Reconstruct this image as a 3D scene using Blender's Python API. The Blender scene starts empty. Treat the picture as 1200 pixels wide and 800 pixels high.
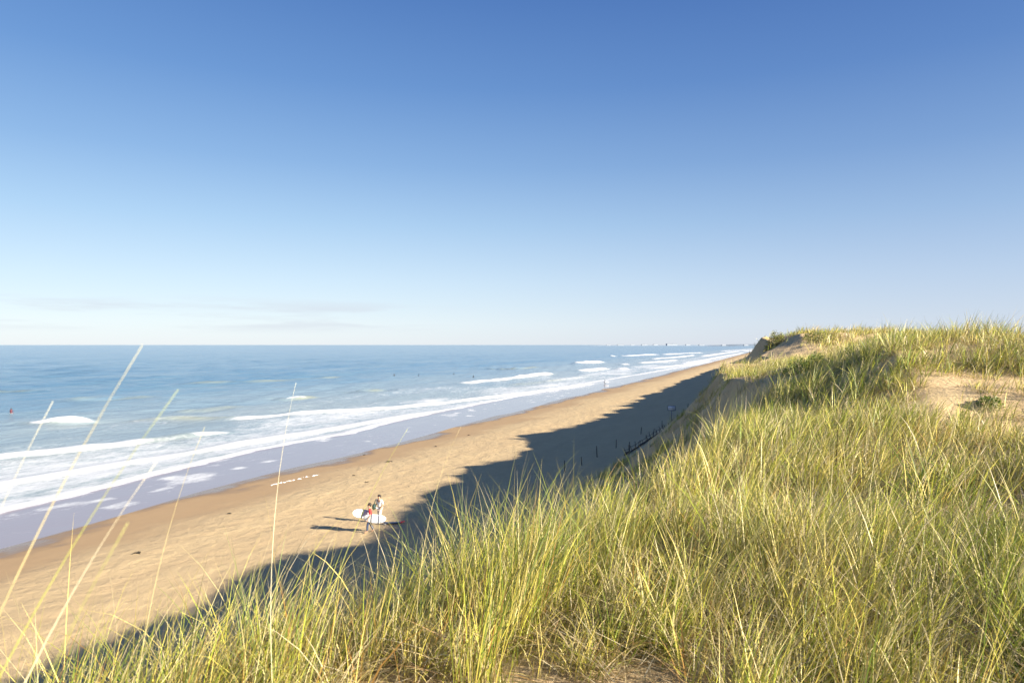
import bpy, bmesh, math, random
import numpy as np
from mathutils import Vector, Matrix

random.seed(7)
rng = np.random.default_rng(11)
S = bpy.context.scene
C = S.collection
R = math.radians
CAMZ = 13.0
YAW = R(21.3)
CA, SA = math.cos(YAW), math.sin(YAW)
SUN_ELEV = R(22.2)
SUN_AZ = R(102.0)          # clockwise from +Y : inland side, a little behind

# ------------------------------------------------------------------ helpers
def c2w(X, Y):            # lateral / depth from the viewpoint -> across-shore (x), along-shore (y)
    return X * CA - Y * SA, X * SA + Y * CA

_tab = np.random.default_rng(5).random((256, 256))
def vnoise(x, y, seed=0):
    x = np.asarray(x, float) + seed * 17.31; y = np.asarray(y, float) + seed * 9.77
    xi = np.floor(x).astype(np.int64); yi = np.floor(y).astype(np.int64)
    fx = x - xi; fy = y - yi
    fx = fx * fx * (3 - 2 * fx); fy = fy * fy * (3 - 2 * fy)
    a = _tab[xi & 255, yi & 255]; b = _tab[(xi + 1) & 255, yi & 255]
    c = _tab[xi & 255, (yi + 1) & 255]; d = _tab[(xi + 1) & 255, (yi + 1) & 255]
    return (a * (1 - fx) + b * fx) * (1 - fy) + (c * (1 - fx) + d * fx) * fy
def fbm(x, y, seed=0, o=4):
    r = 0; a = 0.5
    for i in range(o):
        r = r + a * (vnoise(x, y, seed + i * 3) - 0.5) * 2; x = x * 2.03; y = y * 2.03; a *= 0.5
    return r
def sstep(a, b, x):
    u = np.clip((x - a) / (b - a), 0, 1); return u * u * (3 - 2 * u)

# ------------------------------------------------------------------ terrain height
TE_S = [-40, 0, 3, 5.6, 8, 11, 15, 20, 25, 28, 31, 35, 38, 41, 47, 56, 66, 73, 80, 110, 200, 500]
TE_T = [-4.5, -3.8, -3.3, -2.5, -1.9, -1.2, -0.7, -0.35, -0.1, 0.2, 0.8, 0.8, -1.0, -2.6, -3.3, -3.2, -1.7, -0.4, -1.0, -3, -5, -5]
ZE_S = [-40, 0, 5, 10, 15, 20, 25, 29, 34, 38, 43, 50, 60, 66, 70, 76, 84, 110, 500]
ZE_Z = [11.05, 10.95, 10.85, 10.9, 11.15, 11.35, 11.1, 10.6, 11.2, 11.2, 10.8, 10.9, 11.1, 11.8, 12.8, 13.5, 12.0, 11.2, 11.2]
ZR_S = [-40, -5, 0, 5, 10, 15, 18, 20, 24, 28, 31, 34, 38, 44, 58, 62, 70, 78, 88, 100, 160, 500]
ZR_Z = [12.0, 11.75, 11.70, 11.62, 11.58, 11.85, 12.3, 12.7, 12.9, 12.1, 12.3, 13.1, 12.8, 11.9, 11.6, 12.0, 14.0, 14.2, 12.8, 12.4, 12.2, 12.2]
def te_of(s):
    return np.interp(s, TE_S, TE_T) + (0.25 + 0.35 * sstep(8, 30, s) + 1.1 * sstep(38, 50, s)) * (fbm(s / 5.0, s * 0 + 3.3, 2, 3) + 0.7 * fbm(s / 1.7, s * 0 + 1.3, 6, 2))
def beach_h(t, s):
    b = np.interp(t, [-3000, -300, -60, -47, -34, -27, -14, -8], [-60, -12, -0.7, 0.0, 1.15, 1.55, 2.2, 3.4])
    b = b + 0.16 * fbm(t / 60.0 + 5, s / 26.0, 4, 3) * sstep(-75, -50, t)
    near = sstep(-44, -30, t)
    b = b + near * (0.05 * fbm(t / 1.3, s / 1.3, 8, 2) + 0.10 * fbm(t / 6.0, s / 9.0, 9, 2))
    # low eroded steps at the dune foot
    q = t - (-13.2 + 0.8 * fbm(s / 9.0, s * 0 + 7.7, 14, 2))
    b = b + 0.55 * sstep(-0.25, 0.25, q) + 0.4 * sstep(1.3, 1.7, q)
    return b
def dune_h(t, s):
    te = te_of(s)
    ze = np.interp(s, ZE_S, ZE_Z) + (0.15 + 0.45 * sstep(6, 22, s)) * (1 + 0.6 * sstep(38, 50, s)) * fbm(s / 3.4, s * 0 + 8.1, 1, 4)
    zr = np.interp(s, ZR_S, ZR_Z)
    tr = np.interp(s, [0, 8, 12, 22, 33, 45, 60], [4.0, 3.5, 2.8, 2.8, 3.6, 4.5, 2.0])
    u = (t - te) / (tr - te)
    top = ze + (zr - ze) * np.clip(u, 0, 1) ** np.interp(s, [0, 8, 16, 26, 30, 60], [0.8, 1.15, 1.5, 1.6, 1.0, 1.0])
    hum = (0.20 + 0.16 * sstep(16, 26, s)) * fbm(t / 3.2, s / 3.2, 21, 3) + 0.07 * fbm(t / 0.8, s / 0.8, 22, 2)
    top = top + hum * sstep(0, 0.2, u)
    # blow-out of bare sand on the right hand side
    top = top - 0.40 * np.exp(-(((t - 3.6) / 2.0) ** 2 + ((s - 13.5) / 2.2) ** 2)) + 0.35 * np.exp(-(((t - 5.2) / 2.2) ** 2 + ((s - 19.5) / 2.2) ** 2))
    # inland swale far behind the ridge
    top = top - 2.2 * sstep(12, 30, t) + 1.0 * fbm(t / 14.0, s / 17.0, 30, 3) * sstep(10, 25, t)
    d = np.maximum(te - t, 0)
    face = ze - 1.5 * np.minimum(d, 1.2) - 0.98 * np.maximum(d - 1.2, 0) + 0.22 * fbm(t / 1.4, s / 1.4, 25, 3) * sstep(0, 0.8, d)
    return np.where(t > te, top, face)
def height(t, s):
    t = np.asarray(t, float); s = np.asarray(s, float)
    b = beach_h(t, s); d = dune_h(t, s)
    k = 0.5
    h = np.clip(0.5 + 0.5 * (d - b) / k, 0, 1)
    return b * (1 - h) + d * h + k * h * (1 - h) * 0.5
def H(t, s): return float(height(np.array([t]), np.array([s]))[0])

def ray_ground(px, py, dmax=600):      # where a bearing from the viewpoint first meets the ground
    d = np.linspace(1.5, dmax, 12000)
    X = (px - 600) / 800 * d; z = CAMZ - (py - 404) / 800 * d
    t, s = c2w(X, d)
    h = height(t, s)
    i = int(np.argmax(h > z)) if (h > z).any() else len(d) - 1
    return float(t[i]), float(s[i]), float(h[i])

# ------------------------------------------------------------------ materials
def newmat(name):
    m = bpy.data.materials.new(name); m.use_nodes = True
    nt = m.node_tree; nt.nodes.clear()
    o = nt.nodes.new('ShaderNodeOutputMaterial')
    return m, nt, o
def N(nt, typ, **kw):
    n = nt.nodes.new(typ)
    for k, v in kw.items():
        if k in n.inputs: n.inputs[k].default_value = v
        else: setattr(n, k, v)
    return n
def simple(name, col, rough=0.6, spec=0.5, var=0.12, scale=8.0, metal=0.0, bump=0.0):
    m, nt, o = newmat(name)
    p = N(nt, 'ShaderNodeBsdfPrincipled'); p.inputs['Roughness'].default_value = rough
    p.inputs['Specular IOR Level'].default_value = spec; p.inputs['Metallic'].default_value = metal
    tc = N(nt, 'ShaderNodeTexCoord'); nz = N(nt, 'ShaderNodeTexNoise', Scale=scale, Detail=4.0)
    nt.links.new(tc.outputs['Object'], nz.inputs['Vector'])
    mx = N(nt, 'ShaderNodeMix', data_type='RGBA')
    mx.inputs[6].default_value = (*[c * (1 - var) for c in col], 1)
    mx.inputs[7].default_value = (*[min(1, c * (1 + var)) for c in col], 1)
    nt.links.new(nz.outputs['Fac'], mx.inputs[0])
    nt.links.new(mx.outputs[2], p.inputs['Base Color'])
    if bump:
        b = N(nt, 'ShaderNodeBump', Strength=bump, Distance=0.02)
        nt.links.new(nz.outputs['Fac'], b.inputs['Height']); nt.links.new(b.outputs[0], p.inputs['Normal'])
    nt.links.new(p.outputs[0], o.inputs[0])
    return m
def math_(nt, op, a, b=None, clamp=False):
    n = nt.nodes.new('ShaderNodeMath'); n.operation = op; n.use_clamp = clamp
    for i, v in enumerate((a, b)):
        if v is None: continue
        if isinstance(v, (int, float)): n.inputs[i].default_value = v
        else: nt.links.new(v, n.inputs[i])
    return n.outputs[0]
def maprange(nt, v, a, b, c=0.0, d=1.0):
    n = nt.nodes.new('ShaderNodeMapRange'); n.interpolation_type = 'SMOOTHSTEP'
    nt.links.new(v, n.inputs[0])
    for i, q in enumerate((a, b, c, d)): n.inputs[i + 1].default_value = q
    return n.outputs[0]
def mixc(nt, f, a, b, blend='MIX'):
    n = nt.nodes.new('ShaderNodeMix'); n.data_type = 'RGBA'; n.blend_type = blend
    if isinstance(f, (int, float)): n.inputs[0].default_value = f
    else: nt.links.new(f, n.inputs[0])
    for i, v in ((6, a), (7, b)):
        if isinstance(v, tuple): n.inputs[i].default_value = (*v, 1)
        else: nt.links.new(v, n.inputs[i])
    return n.outputs[2]

def sand_material():
    m, nt, o = newmat('sand')
    g = N(nt, 'ShaderNodeNewGeometry'); pos = g.outputs['Position']
    sep = N(nt, 'ShaderNodeSeparateXYZ'); nt.links.new(pos, sep.inputs[0])
    def noise(scale, detail=4.0, rough=0.55, sc=None):
        n = N(nt, 'ShaderNodeTexNoise', Scale=scale, Detail=detail, Roughness=rough)
        if sc:
            mp = N(nt, 'ShaderNodeMapping'); mp.inputs['Scale'].default_value = sc
            nt.links.new(pos, mp.inputs[0]); nt.links.new(mp.outputs[0], n.inputs['Vector'])
        else: nt.links.new(pos, n.inputs['Vector'])
        return n.outputs['Fac']
    n_big = noise(0.09, 4.0); n_mid = noise(0.9, 4.0); n_fine = noise(14.0, 5.0, 0.7); n_grain = noise(160.0, 2.0)
    streak = noise(0.5, 4.0, 0.6, (1.0, 0.14, 1.0))
    dry = mixc(nt, n_mid, (0.53, 0.385, 0.20), (0.64, 0.485, 0.27))
    dry = mixc(nt, maprange(nt, streak, 0.35, 0.7, 0, 0.55), dry, (0.52, 0.37, 0.20))
    dry = mixc(nt, maprange(nt, n_grain, 0.3, 0.75, 0, 0.25), dry, (0.36, 0.26, 0.15))
    # wetness by height above the sea
    zz = math_(nt, 'ADD', sep.outputs[2], math_(nt, 'MULTIPLY', math_(nt, 'SUBTRACT', n_big, 0.5), 1.3))
    zz = math_(nt, 'ADD', zz, math_(nt, 'MULTIPLY', math_(nt, 'SUBTRACT', streak, 0.5), 0.35))
    damp = maprange(nt, zz, 1.05, 0.45)
    wet = maprange(nt, zz, 0.32, 0.08)
    col = mixc(nt, math_(nt, 'MULTIPLY', damp, 0.8), dry, (0.38, 0.245, 0.125))
    col = mixc(nt, wet, col, (0.22, 0.145, 0.085))
    # shell and weed specks on the beach
    v = N(nt, 'ShaderNodeTexVoronoi', Scale=1.6, Randomness=1.0); nt.links.new(pos, v.inputs['Vector'])
    spk = math_(nt, 'MULTIPLY', maprange(nt, v.outputs['Distance'], 0.075, 0.04), maprange(nt, n_big, 0.5, 0.56))
    vs = N(nt, 'ShaderNodeSeparateColor'); nt.links.new(v.outputs['Color'], vs.inputs[0])
    spk = math_(nt, 'MULTIPLY', spk, maprange(nt, vs.outputs[0], 0.6, 0.7))
    col = mixc(nt, math_(nt, 'MULTIPLY', spk, 0.8), col, (0.14, 0.10, 0.06))
    p = N(nt, 'ShaderNodeBsdfPrincipled'); nt.links.new(col, p.inputs['Base Color'])
    p.inputs['Specular IOR Level'].default_value = 0.35
    nt.links.new(math_(nt, 'SUBTRACT', 0.95, math_(nt, 'MULTIPLY', wet, 0.72)), p.inputs['Roughness'])
    # trampled dry sand, footprints; smooth when damp
    vf = N(nt, 'ShaderNodeTexVoronoi', Scale=2.4, Randomness=1.0); vf.feature = 'SMOOTH_F1'; vf.inputs['Smoothness'].default_value = 0.6
    nt.links.new(pos, vf.inputs['Vector'])
    foot = maprange(nt, vf.outputs['Distance'], 0.0, 0.35)
    hgt = math_(nt, 'ADD', math_(nt, 'MULTIPLY', math_(nt, 'MULTIPLY', foot, maprange(nt, n_mid, 0.4, 0.6)), 0.028), math_(nt, 'MULTIPLY', n_fine, 0.05))
    hgt = math_(nt, 'ADD', hgt, math_(nt, 'MULTIPLY', n_mid, 0.09))
    hgt = math_(nt, 'MULTIPLY', hgt, math_(nt, 'SUBTRACT', 1.0, math_(nt, 'MULTIPLY', damp, 0.85)))
    b = N(nt, 'ShaderNodeBump', Strength=0.8, Distance=1.0); nt.links.new(hgt, b.inputs['Height'])
    nt.links.new(b.outputs[0], p.inputs['Normal'])
    nt.links.new(p.outputs[0], o.inputs[0])
    return m

def water_material():
    m, nt, o = newmat('sea_water')
    g = N(nt, 'ShaderNodeNewGeometry'); pos = g.outputs['Position']
    def noise(scale, detail, rough, sc, dist=0.0):
        n = N(nt, 'ShaderNodeTexNoise', Scale=scale, Detail=detail, Roughness=rough); n.inputs['Distortion'].default_value = dist
        mp = N(nt, 'ShaderNodeMapping'); mp.inputs['Scale'].default_value = sc; mp.inputs['Rotation'].default_value = (0, 0, R(14))
        nt.links.new(pos, mp.inputs[0]); nt.links.new(mp.outputs[0], n.inputs['Vector'])
        return n.outputs['Fac']
    af = N(nt, 'ShaderNodeAttribute', attribute_name='foam').outputs['Fac']
    ash = N(nt, 'ShaderNodeAttribute', attribute_name='shallow').outputs['Fac']
    aw = N(nt, 'ShaderNodeAttribute', attribute_name='swash').outputs['Fac']
    # foam breaks up into lace
    lace1 = noise(0.55, 8.0, 0.72, (1.0, 0.42, 1.0), 0.6)
    lace2 = noise(2.2, 6.0, 0.7, (1.0, 0.6, 1.0), 0.4)
    lace = math_(nt, 'ADD', math_(nt, 'MULTIPLY', lace1, 0.62), math_(nt, 'MULTIPLY', lace2, 0.38))
    th = math_(nt, 'SUBTRACT', 1.0, math_(nt, 'MULTIPLY', af, 0.95))
    th = math_(nt, 'MULTIPLY', th, 0.90)
    foam = nt.nodes.new('ShaderNodeMapRange'); foam.interpolation_type = 'SMOOTHSTEP'
    dlt = math_(nt, 'SUBTRACT', lace, th)
    nt.links.new(dlt, foam.inputs[0]); foam.inputs[1].default_value = -0.17; foam.inputs[2].default_value = 0.15; foam.inputs[4].default_value = 0.93
    foam = foam.outputs[0]
    # water body colour
    turb = noise(0.035, 4.0, 0.5, (1.0, 0.35, 1.0))
    deep = mixc(nt, maprange(nt, turb, 0.35, 0.7), (0.085, 0.18, 0.275), (0.12, 0.215, 0.29))
    mid = (0.27, 0.315, 0.32)
    col = mixc(nt, ash, deep, mid)
    col = mixc(nt, N(nt, 'ShaderNodeAttribute', attribute_name='silt').outputs['Fac'], col, (0.33, 0.31, 0.15))
    col = mixc(nt, aw, col, (0.265, 0.235, 0.25))
    # ripples, wind chop
    r1 = noise(0.32, 7.0, 0.66, (1.0, 0.30, 1.0), 0.3)
    r2 = noise(2.6, 4.0, 0.6, (1.0, 0.55, 1.0), 0.2)
    calm = math_(nt, 'SUBTRACT', 1.0, math_(nt, 'MULTIPLY', aw, 0.93))
    hg = math_(nt, 'ADD', math_(nt, 'MULTIPLY', r1, 0.75), math_(nt, 'MULTIPLY', r2, 0.10))
    hg = math_(nt, 'MULTIPLY', hg, calm)
    b = N(nt, 'ShaderNodeBump', Strength=0.85, Distance=1.0); nt.links.new(hg, b.inputs['Height'])
    w = N(nt, 'ShaderNodeBsdfPrincipled'); nt.links.new(col, w.inputs['Base Color'])
    w.inputs['IOR'].default_value = 1.333
    nt.links.new(math_(nt, 'SUBTRACT', 0.17, math_(nt, 'MULTIPLY', aw, 0.10)), w.inputs['Roughness'])
    nt.links.new(b.outputs[0], w.inputs['Normal'])
    f = N(nt, 'ShaderNodeBsdfPrincipled'); f.inputs['Base Color'].default_value = (0.60, 0.62, 0.64, 1); f.inputs['Roughness'].default_value = 0.85
    b2 = N(nt, 'ShaderNodeBump', Strength=0.5, Distance=0.25); nt.links.new(lace, b2.inputs['Height']); nt.links.new(b2.outputs[0], f.inputs['Normal'])
    mx = N(nt, 'ShaderNodeMixShader'); nt.links.new(foam, mx.inputs[0]); nt.links.new(w.outputs[0], mx.inputs[1]); nt.links.new(f.outputs[0], mx.inputs[2])
    nt.links.new(mx.outputs[0], o.inputs[0])
    return m

def leaf_material(name, trans=0.16, rough=0.45):
    m, nt, o = newmat(name)
    a = N(nt, 'ShaderNodeAttribute', attribute_name='tint')
    p = N(nt, 'ShaderNodeBsdfPrincipled', Roughness=rough); p.inputs['Specular IOR Level'].default_value = 0.35
    nt.links.new(a.outputs['Color'], p.inputs['Base Color'])
    t = N(nt, 'ShaderNodeBsdfTranslucent'); nt.links.new(mixc(nt, 0.5, a.outputs['Color'], (0.40, 0.46, 0.06)), t.inputs['Color'])
    mx = N(nt, 'ShaderNodeMixShader', Fac=trans)
    nt.links.new(p.outputs[0], mx.inputs[1]); nt.links.new(t.outputs[0], mx.inputs[2]); nt.links.new(mx.outputs[0], o.inputs[0])
    return m

M = {}
M['sand'] = sand_material(); M['water'] = water_material()
M['grass'] = leaf_material('grass_blade'); M['leaf'] = leaf_material('leaf', 0.25, 0.5)
M['twig'] = simple('dry_twig', (0.48, 0.44, 0.40), 0.9)
M['wood'] = simple('weathered_wood', (0.07, 0.055, 0.045), 0.9, bump=0.5, scale=30)
M['drift'] = simple('driftwood', (0.34, 0.29, 0.24), 0.9, bump=0.5, scale=20)
M['weed'] = simple('seaweed', (0.035, 0.028, 0.015), 0.6)
M['foam'] = simple('dry_foam', (0.80, 0.80, 0.80), 0.9)
M['white'] = simple('white_paint', (0.80, 0.80, 0.80), 0.35, var=0.04)
M['boardw'] = simple('white_board', (0.70, 0.72, 0.75), 0.25, var=0.03)
M['boarddark'] = simple('dark_board', (0.03, 0.04, 0.07), 0.3)
M['navy'] = simple('navy_trim', (0.02, 0.03, 0.07), 0.4)
M['red'] = simple('red_cloth', (0.62, 0.03, 0.03), 0.7)
M['skin'] = simple('skin', (0.45, 0.26, 0.17), 0.6)
M['hair'] = simple('dark_hair', (0.02, 0.015, 0.012), 0.6)
M['whitecloth'] = simple('white_cloth', (0.74, 0.73, 0.72), 0.85)
M['pinkcloth'] = simple('pale_cloth', (0.74, 0.66, 0.62), 0.85)
M['jeans'] = simple('dark_jeans', (0.03, 0.05, 0.11), 0.85)
M['green'] = simple('dark_green_canvas', (0.02, 0.05, 0.045), 0.8)
M['wetsuit'] = simple('wetsuit', (0.012, 0.013, 0.018), 0.45)
M['maroon'] = simple('maroon_wetsuit', (0.10, 0.012, 0.02), 0.5)
M['metal'] = simple('grey_metal', (0.16, 0.17, 0.19), 0.5, metal=0.4)
M['shore'] = simple('far_shore_haze', (0.27, 0.33, 0.40), 0.95, var=0.2, scale=0.004)  # far coast: distance haze is put into these bluish colours
M['land'] = simple('hazed_land', (0.17, 0.22, 0.28), 0.95, var=0.3, scale=0.004)
M['wall'] = simple('hazed_render', (0.31, 0.35, 0.40), 0.8, scale=0.05)  # town walls and roofs, pale blue-grey with the haze painted in
M['roof'] = simple('hazed_slate', (0.33, 0.36, 0.40), 0.8, scale=0.05)

# ------------------------------------------------------------------ object helpers
def tag(o, label=None, cat=None, group=None, kind=None):
    if label: o['label'] = label
    if cat: o['category'] = cat
    if group: o['group'] = group
    if kind: o['kind'] = kind
    return o
def empty(name, loc, rz=0.0, **kw):
    o = bpy.data.objects.new(name, None); o.location = loc; o.rotation_euler = (0, 0, rz); o.empty_display_size = 0.2
    C.objects.link(o); return tag(o, **kw)
def link(name, me, mat=None, parent=None, loc=None, rz=0.0, smooth=True):
    if mat and not me.materials: me.materials.append(mat)
    if smooth: me.polygons.foreach_set('use_smooth', np.ones(len(me.polygons), bool))
    o = bpy.data.objects.new(name, me); C.objects.link(o)
    if parent: o.parent = parent
    if loc is not None: o.location = loc; o.rotation_euler = (0, 0, rz)
    return o
def mesh_np(name, V, F, attrs=None, colors=None):
    me = bpy.data.meshes.new(name)
    V = np.ascontiguousarray(V, np.float32); F = np.ascontiguousarray(F, np.int32)
    me.vertices.add(len(V)); me.vertices.foreach_set('co', V.ravel())
    k = F.shape[1]
    me.loops.add(F.size); me.loops.foreach_set('vertex_index', F.ravel())
    me.polygons.add(len(F)); me.polygons.foreach_set('loop_start', np.arange(0, F.size, k, dtype=np.int32))
    me.polygons.foreach_set('loop_total', np.full(len(F), k, np.int32))
    if attrs:
        for n, a in attrs.items():
            at = me.attributes.new(n, 'FLOAT', 'POINT'); at.data.foreach_set('value', np.ascontiguousarray(a, np.float32))
    if colors is not None:
        at = me.attributes.new('tint', 'FLOAT_COLOR', 'POINT')
        c4 = np.ones((len(V), 4), np.float32); c4[:, :3] = colors; at.data.foreach_set('color', c4.ravel())
    me.update(calc_edges=True)
    return me
def grid_faces(nu, nv):
    i = np.arange(nu * nv).reshape(nu, nv)
    return np.stack([i[:-1, :-1].ravel(), i[1:, :-1].ravel(), i[1:, 1:].ravel(), i[:-1, 1:].ravel()], 1)
def grow(a, b, d0, r):
    out = [a]; d = d0
    while out[-1] < b: out.append(out[-1] + d); d *= r
    return out
def bm_obj(name, fn, mat, parent=None, loc=None, rz=0.0, smooth=True):
    bm = bmesh.new(); fn(bm); me = bpy.data.meshes.new(name); bm.normal_update(); bm.to_mesh(me); bm.free()
    return link(name, me, mat, parent, loc, rz, smooth)
def tube(bm, pts, rads, n=8, flat=1.0):
    pts = [Vector(p) for p in pts]; rings = []
    for i, p in enumerate(pts):
        d = (pts[min(i + 1, len(pts) - 1)] - pts[max(i - 1, 0)]).normalized()
        a = d.orthogonal().normalized() if i == 0 else (a0 - d * a0.dot(d)).normalized()
        a0 = a; b = d.cross(a)
        rings.append([bm.verts.new(p + rads[i] * (a * math.cos(2 * math.pi * k / n) + b * math.sin(2 * math.pi * k / n) * flat)) for k in range(n)])
    for r0, r1 in zip(rings, rings[1:]):
        for k in range(n): bm.faces.new((r0[k], r0[(k + 1) % n], r1[(k + 1) % n], r1[k]))
    bm.faces.new(rings[0][::-1]); bm.faces.new(rings[-1])
def box(bm, c, s, bev=0.0):
    g = bmesh.ops.create_cube(bm, size=1.0); vs = g['verts']
    for v in vs: v.co = Vector((v.co.x * s[0] + c[0], v.co.y * s[1] + c[1], v.co.z * s[2] + c[2]))
    if bev:
        es = list({e for v in vs for e in v.link_edges}); bmesh.ops.bevel(bm, geom=es, offset=bev, segments=2, affect='EDGES')

# ------------------------------------------------------------------ ground
sy = sorted(set([-v for v in grow(0.0, 900, 0.35, 1.06)] + list(np.arange(0, 16, 0.11)) + list(np.arange(16, 95, 0.26)) + grow(95.0, 30000, 0.5, 1.035)))
tx = sorted(set([-v for v in grow(64.0, 1500, 4, 1.3)] + list(np.arange(-64, -28, 0.6)) + list(np.arange(-28, -9, 0.28)) + list(np.arange(-9, 12, 0.12)) + grow(12.0, 9000, 0.3, 1.09)))
sy = np.array(sy); tx = np.array(tx)
T, Sg = np.meshgrid(tx, sy, indexing='ij')
Z = height(T, Sg)
V = np.stack([T.ravel(), Sg.ravel(), Z.ravel()], 1)
ground = link('ground', mesh_np('ground', V, grid_faces(len(tx), len(sy))), M['sand'])
tag(ground, 'sandy beach rising to a dune with bare sand patches', 'ground', kind='structure')

# ------------------------------------------------------------------ sea
ss = np.array(sorted(set([-v for v in grow(0.0, 20000, 2.5, 1.12)] + list(np.arange(0, 230, 0.75)) + grow(230.0, 70000, 0.85, 1.018))))
tt = np.array(sorted(set(list(np.arange(-128, -41, 0.33)) + [-v for v in grow(128.0, 70000, 0.36, 1.022)])))
T, Sg = np.meshgrid(tt, ss, indexing='ij')
z = np.zeros_like(T); foam = np.zeros_like(T); silt = np.zeros_like(T)
far = 1 / (1 + (np.hypot(T, Sg) / 900) ** 2)
off = sstep(-66, -130, T)
warp = 9 * fbm(T / 60, Sg / 90, 50, 3)
for wl, amp, ang, ph in ((19, .24, 0.07, 0), (13, .17, -0.13, 2.0), (8.3, .13, 0.25, 4.0), (31, .20, 0.0, 1.0), (5.1, .06, -0.3, 3.0)):
    q = (T * math.cos(ang) + Sg * math.sin(ang) + warp) * 2 * math.pi / wl + ph
    z += amp * (np.sin(q) + 0.25 * np.sin(2 * q)) * (0.25 + 0.75 * off) * far * (0.6 + 0.8 * vnoise(T / 25, Sg / 40, 55)) * sstep(-50, -75, T)
# breaking and running waves; pixel-free data: crest line points (x, y), height, foam strength, trail
def wave(pts, amp, fo, wf=0.9, wb=2.6, trail=6.0, tr=0.55, seed=0, fw=None, sil=0.35, brk=0.0):
    global z, foam, silt
    p = sorted(pts, key=lambda a: a[1]); ys = [a[1] for a in p]; xs = [a[0] for a in p]
    L = ys[-1] - ys[0]
    tc = np.interp(Sg, ys, xs) + 0.7 * fbm(Sg / 7.0, Sg * 0 + seed, 60 + seed, 3) + 0.45 * fbm(Sg / 1.8, Sg * 0 + seed, 70 + seed, 2)
    e = min(12.0, L * 0.42)
    env = sstep(ys[0] - 0.5, ys[0] + e, Sg) * sstep(ys[-1] + 0.5, ys[-1] - e, Sg)
    x = T - tc
    z += env * amp * np.where(x > 0, np.exp(-(x / wf) ** 2), np.exp(-(x / wb) ** 2)) * (0.8 + 0.4 * vnoise(Sg / 3, Sg * 0, 80 + seed))
    silt = np.maximum(silt, env * np.exp(-((x - wf * 0.4) / (wf * 1.3)) ** 2) * sil * np.clip(1.6 * vnoise(T / 2.5, Sg / 9.0, 88) - 0.1, 0, 1))
    fw = fw or wf * 1.6
    f = np.where(x > 0, sstep(fw, fw * 0.55, x), sstep(-0.9 * wb, -0.15 * wb, x))
    tr_m = np.where(x < 0, np.exp(x / trail), sstep(fw * 1.5, fw * 0.7, x)) * tr
    pat = 0.62 + 0.20 * vnoise(Sg / 11.0, Sg * 0, 90 + seed) + 0.5 * vnoise(T / 0.9, Sg / 1.8, 91 + seed)
    foam = np.maximum(foam, env * (1 - brk * sstep(0.42, 0.62, vnoise(Sg / 9.0, Sg * 0 + seed, 120 + seed))) * np.clip(np.maximum(f * fo, tr_m) * pat, 0, 1))
def P(px, py):            # a bearing on the flat sea, in metres
    d = CAMZ * 800 / (py - 404); return c2w((px - 600) / 800 * d, d)
# swash edge
wave([P(-420, 690), P(-150, 640), P(0, 600), P(150, 562), P(300, 527), P(400, 509), P(500, 485), P(600, 466), P(680, 450), P(760, 437), P(830, 425), P(868, 415)], 0.10, 1.0, 0.8, 1.6, 7.0, 0.60, 1, 0.9)
wave([P(-300, 640), P(-100, 592), P(0, 569), P(110, 548), P(200, 534), P(300, 517), P(420, 498), P(520, 481)], 0.30, 1.0, 1.0, 2.2, 7.0, 0.62, 2, brk=0.4)
wave([P(-300, 585), P(-100, 553), P(0, 538), P(120, 524), P(220, 512), P(300, 503)], 0.55, 1.0, 1.1, 3.0, 6.0, 0.55, 3, brk=0.75)
wave([P(225, 494), P(300, 489), P(450, 479), P(540, 470), P(620, 461), P(700, 449)], 0.45, 1.0, 1.1, 2.2, 6.0, 0.55, 4)
wave([P(8, 498), P(60, 496), P(119, 492)], 0.95, 1.0, 1.9, 1.6, 2.0, 0.35, 5, 2.6)
wave([P(-320, 520), P(-180, 509), P(-90, 503)], 0.9, 1.0, 1.8, 1.8, 3.0, 0.4, 6, 2.4)
wave([P(527, 450), P(590, 446), P(612, 442), P(650, 438)], 0.9, 1.0, 1.8, 2.4, 4.0, 0.5, 7, 3.0)
wave([P(665, 426.5), P(692, 425.6), P(706, 424.5)], 1.2, 1.0, 3.2, 3.0, 4.0, 0.4, 8, 5.5)
wave([P(668, 435.5), P(690, 434.5), P(713, 432.0)], 1.0, 1.0, 2.4, 2.6, 3.0, 0.4, 9, 4.0)
wave([P(725, 427.5), P(738, 427)], 0.9, 0.9, 2.4, 2.6, 3.0, 0.3, 10, 4.0)
wave([P(724, 432.8), P(735, 432.2)], 0.9, 1.0, 2.4, 2.6, 3.0, 0.3, 11, 4.0)
wave([P(700, 417.5), P(735, 417.2), P(770, 415.5)], 1.0, 0.95, 3.4, 3.0, 5.0, 0.4, 12, 7.0)
wave([P(745, 426), P(770, 424.5), P(792, 422)], 0.8, 0.95, 2.6, 3.0, 5.0, 0.4, 13, 4.5)
wave([P(745, 432), P(770, 431.5), P(800, 428), P(830, 423)], 0.6, 0.95, 2.0, 3.0, 6.0, 0.45, 14, 3.2)
wave([P(762, 421), P(790, 419), P(812, 416.5)], 0.8, 0.95, 3.0, 3.0, 5.0, 0.4, 15, 5.5)
wave([P(775, 415.6), P(800, 414.2), P(822, 413.4)], 0.9, 0.9, 4.0, 4.0, 6.0, 0.4, 16, 9)
wave([P(800, 426), P(825, 422), P(850, 417), P(870, 413.5)], 0.5, 0.95, 3.0, 4.0, 8.0, 0.5, 17, 5)
wave([P(822, 417.5), P(845, 414.2), P(866, 411.6)], 0.7, 0.95, 4.0, 5.0, 9.0, 0.5, 18, 8)
wave([P(845, 411.5), P(868, 410.2), P(890, 408.8)], 0.8, 0.95, 6.0, 6.0, 12.0, 0.5, 19, 14)
wave([P(868, 412.2), P(890, 409.6)], 0.5, 0.95, 6.0, 6.0, 15.0, 0.6, 20, 12)
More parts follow.
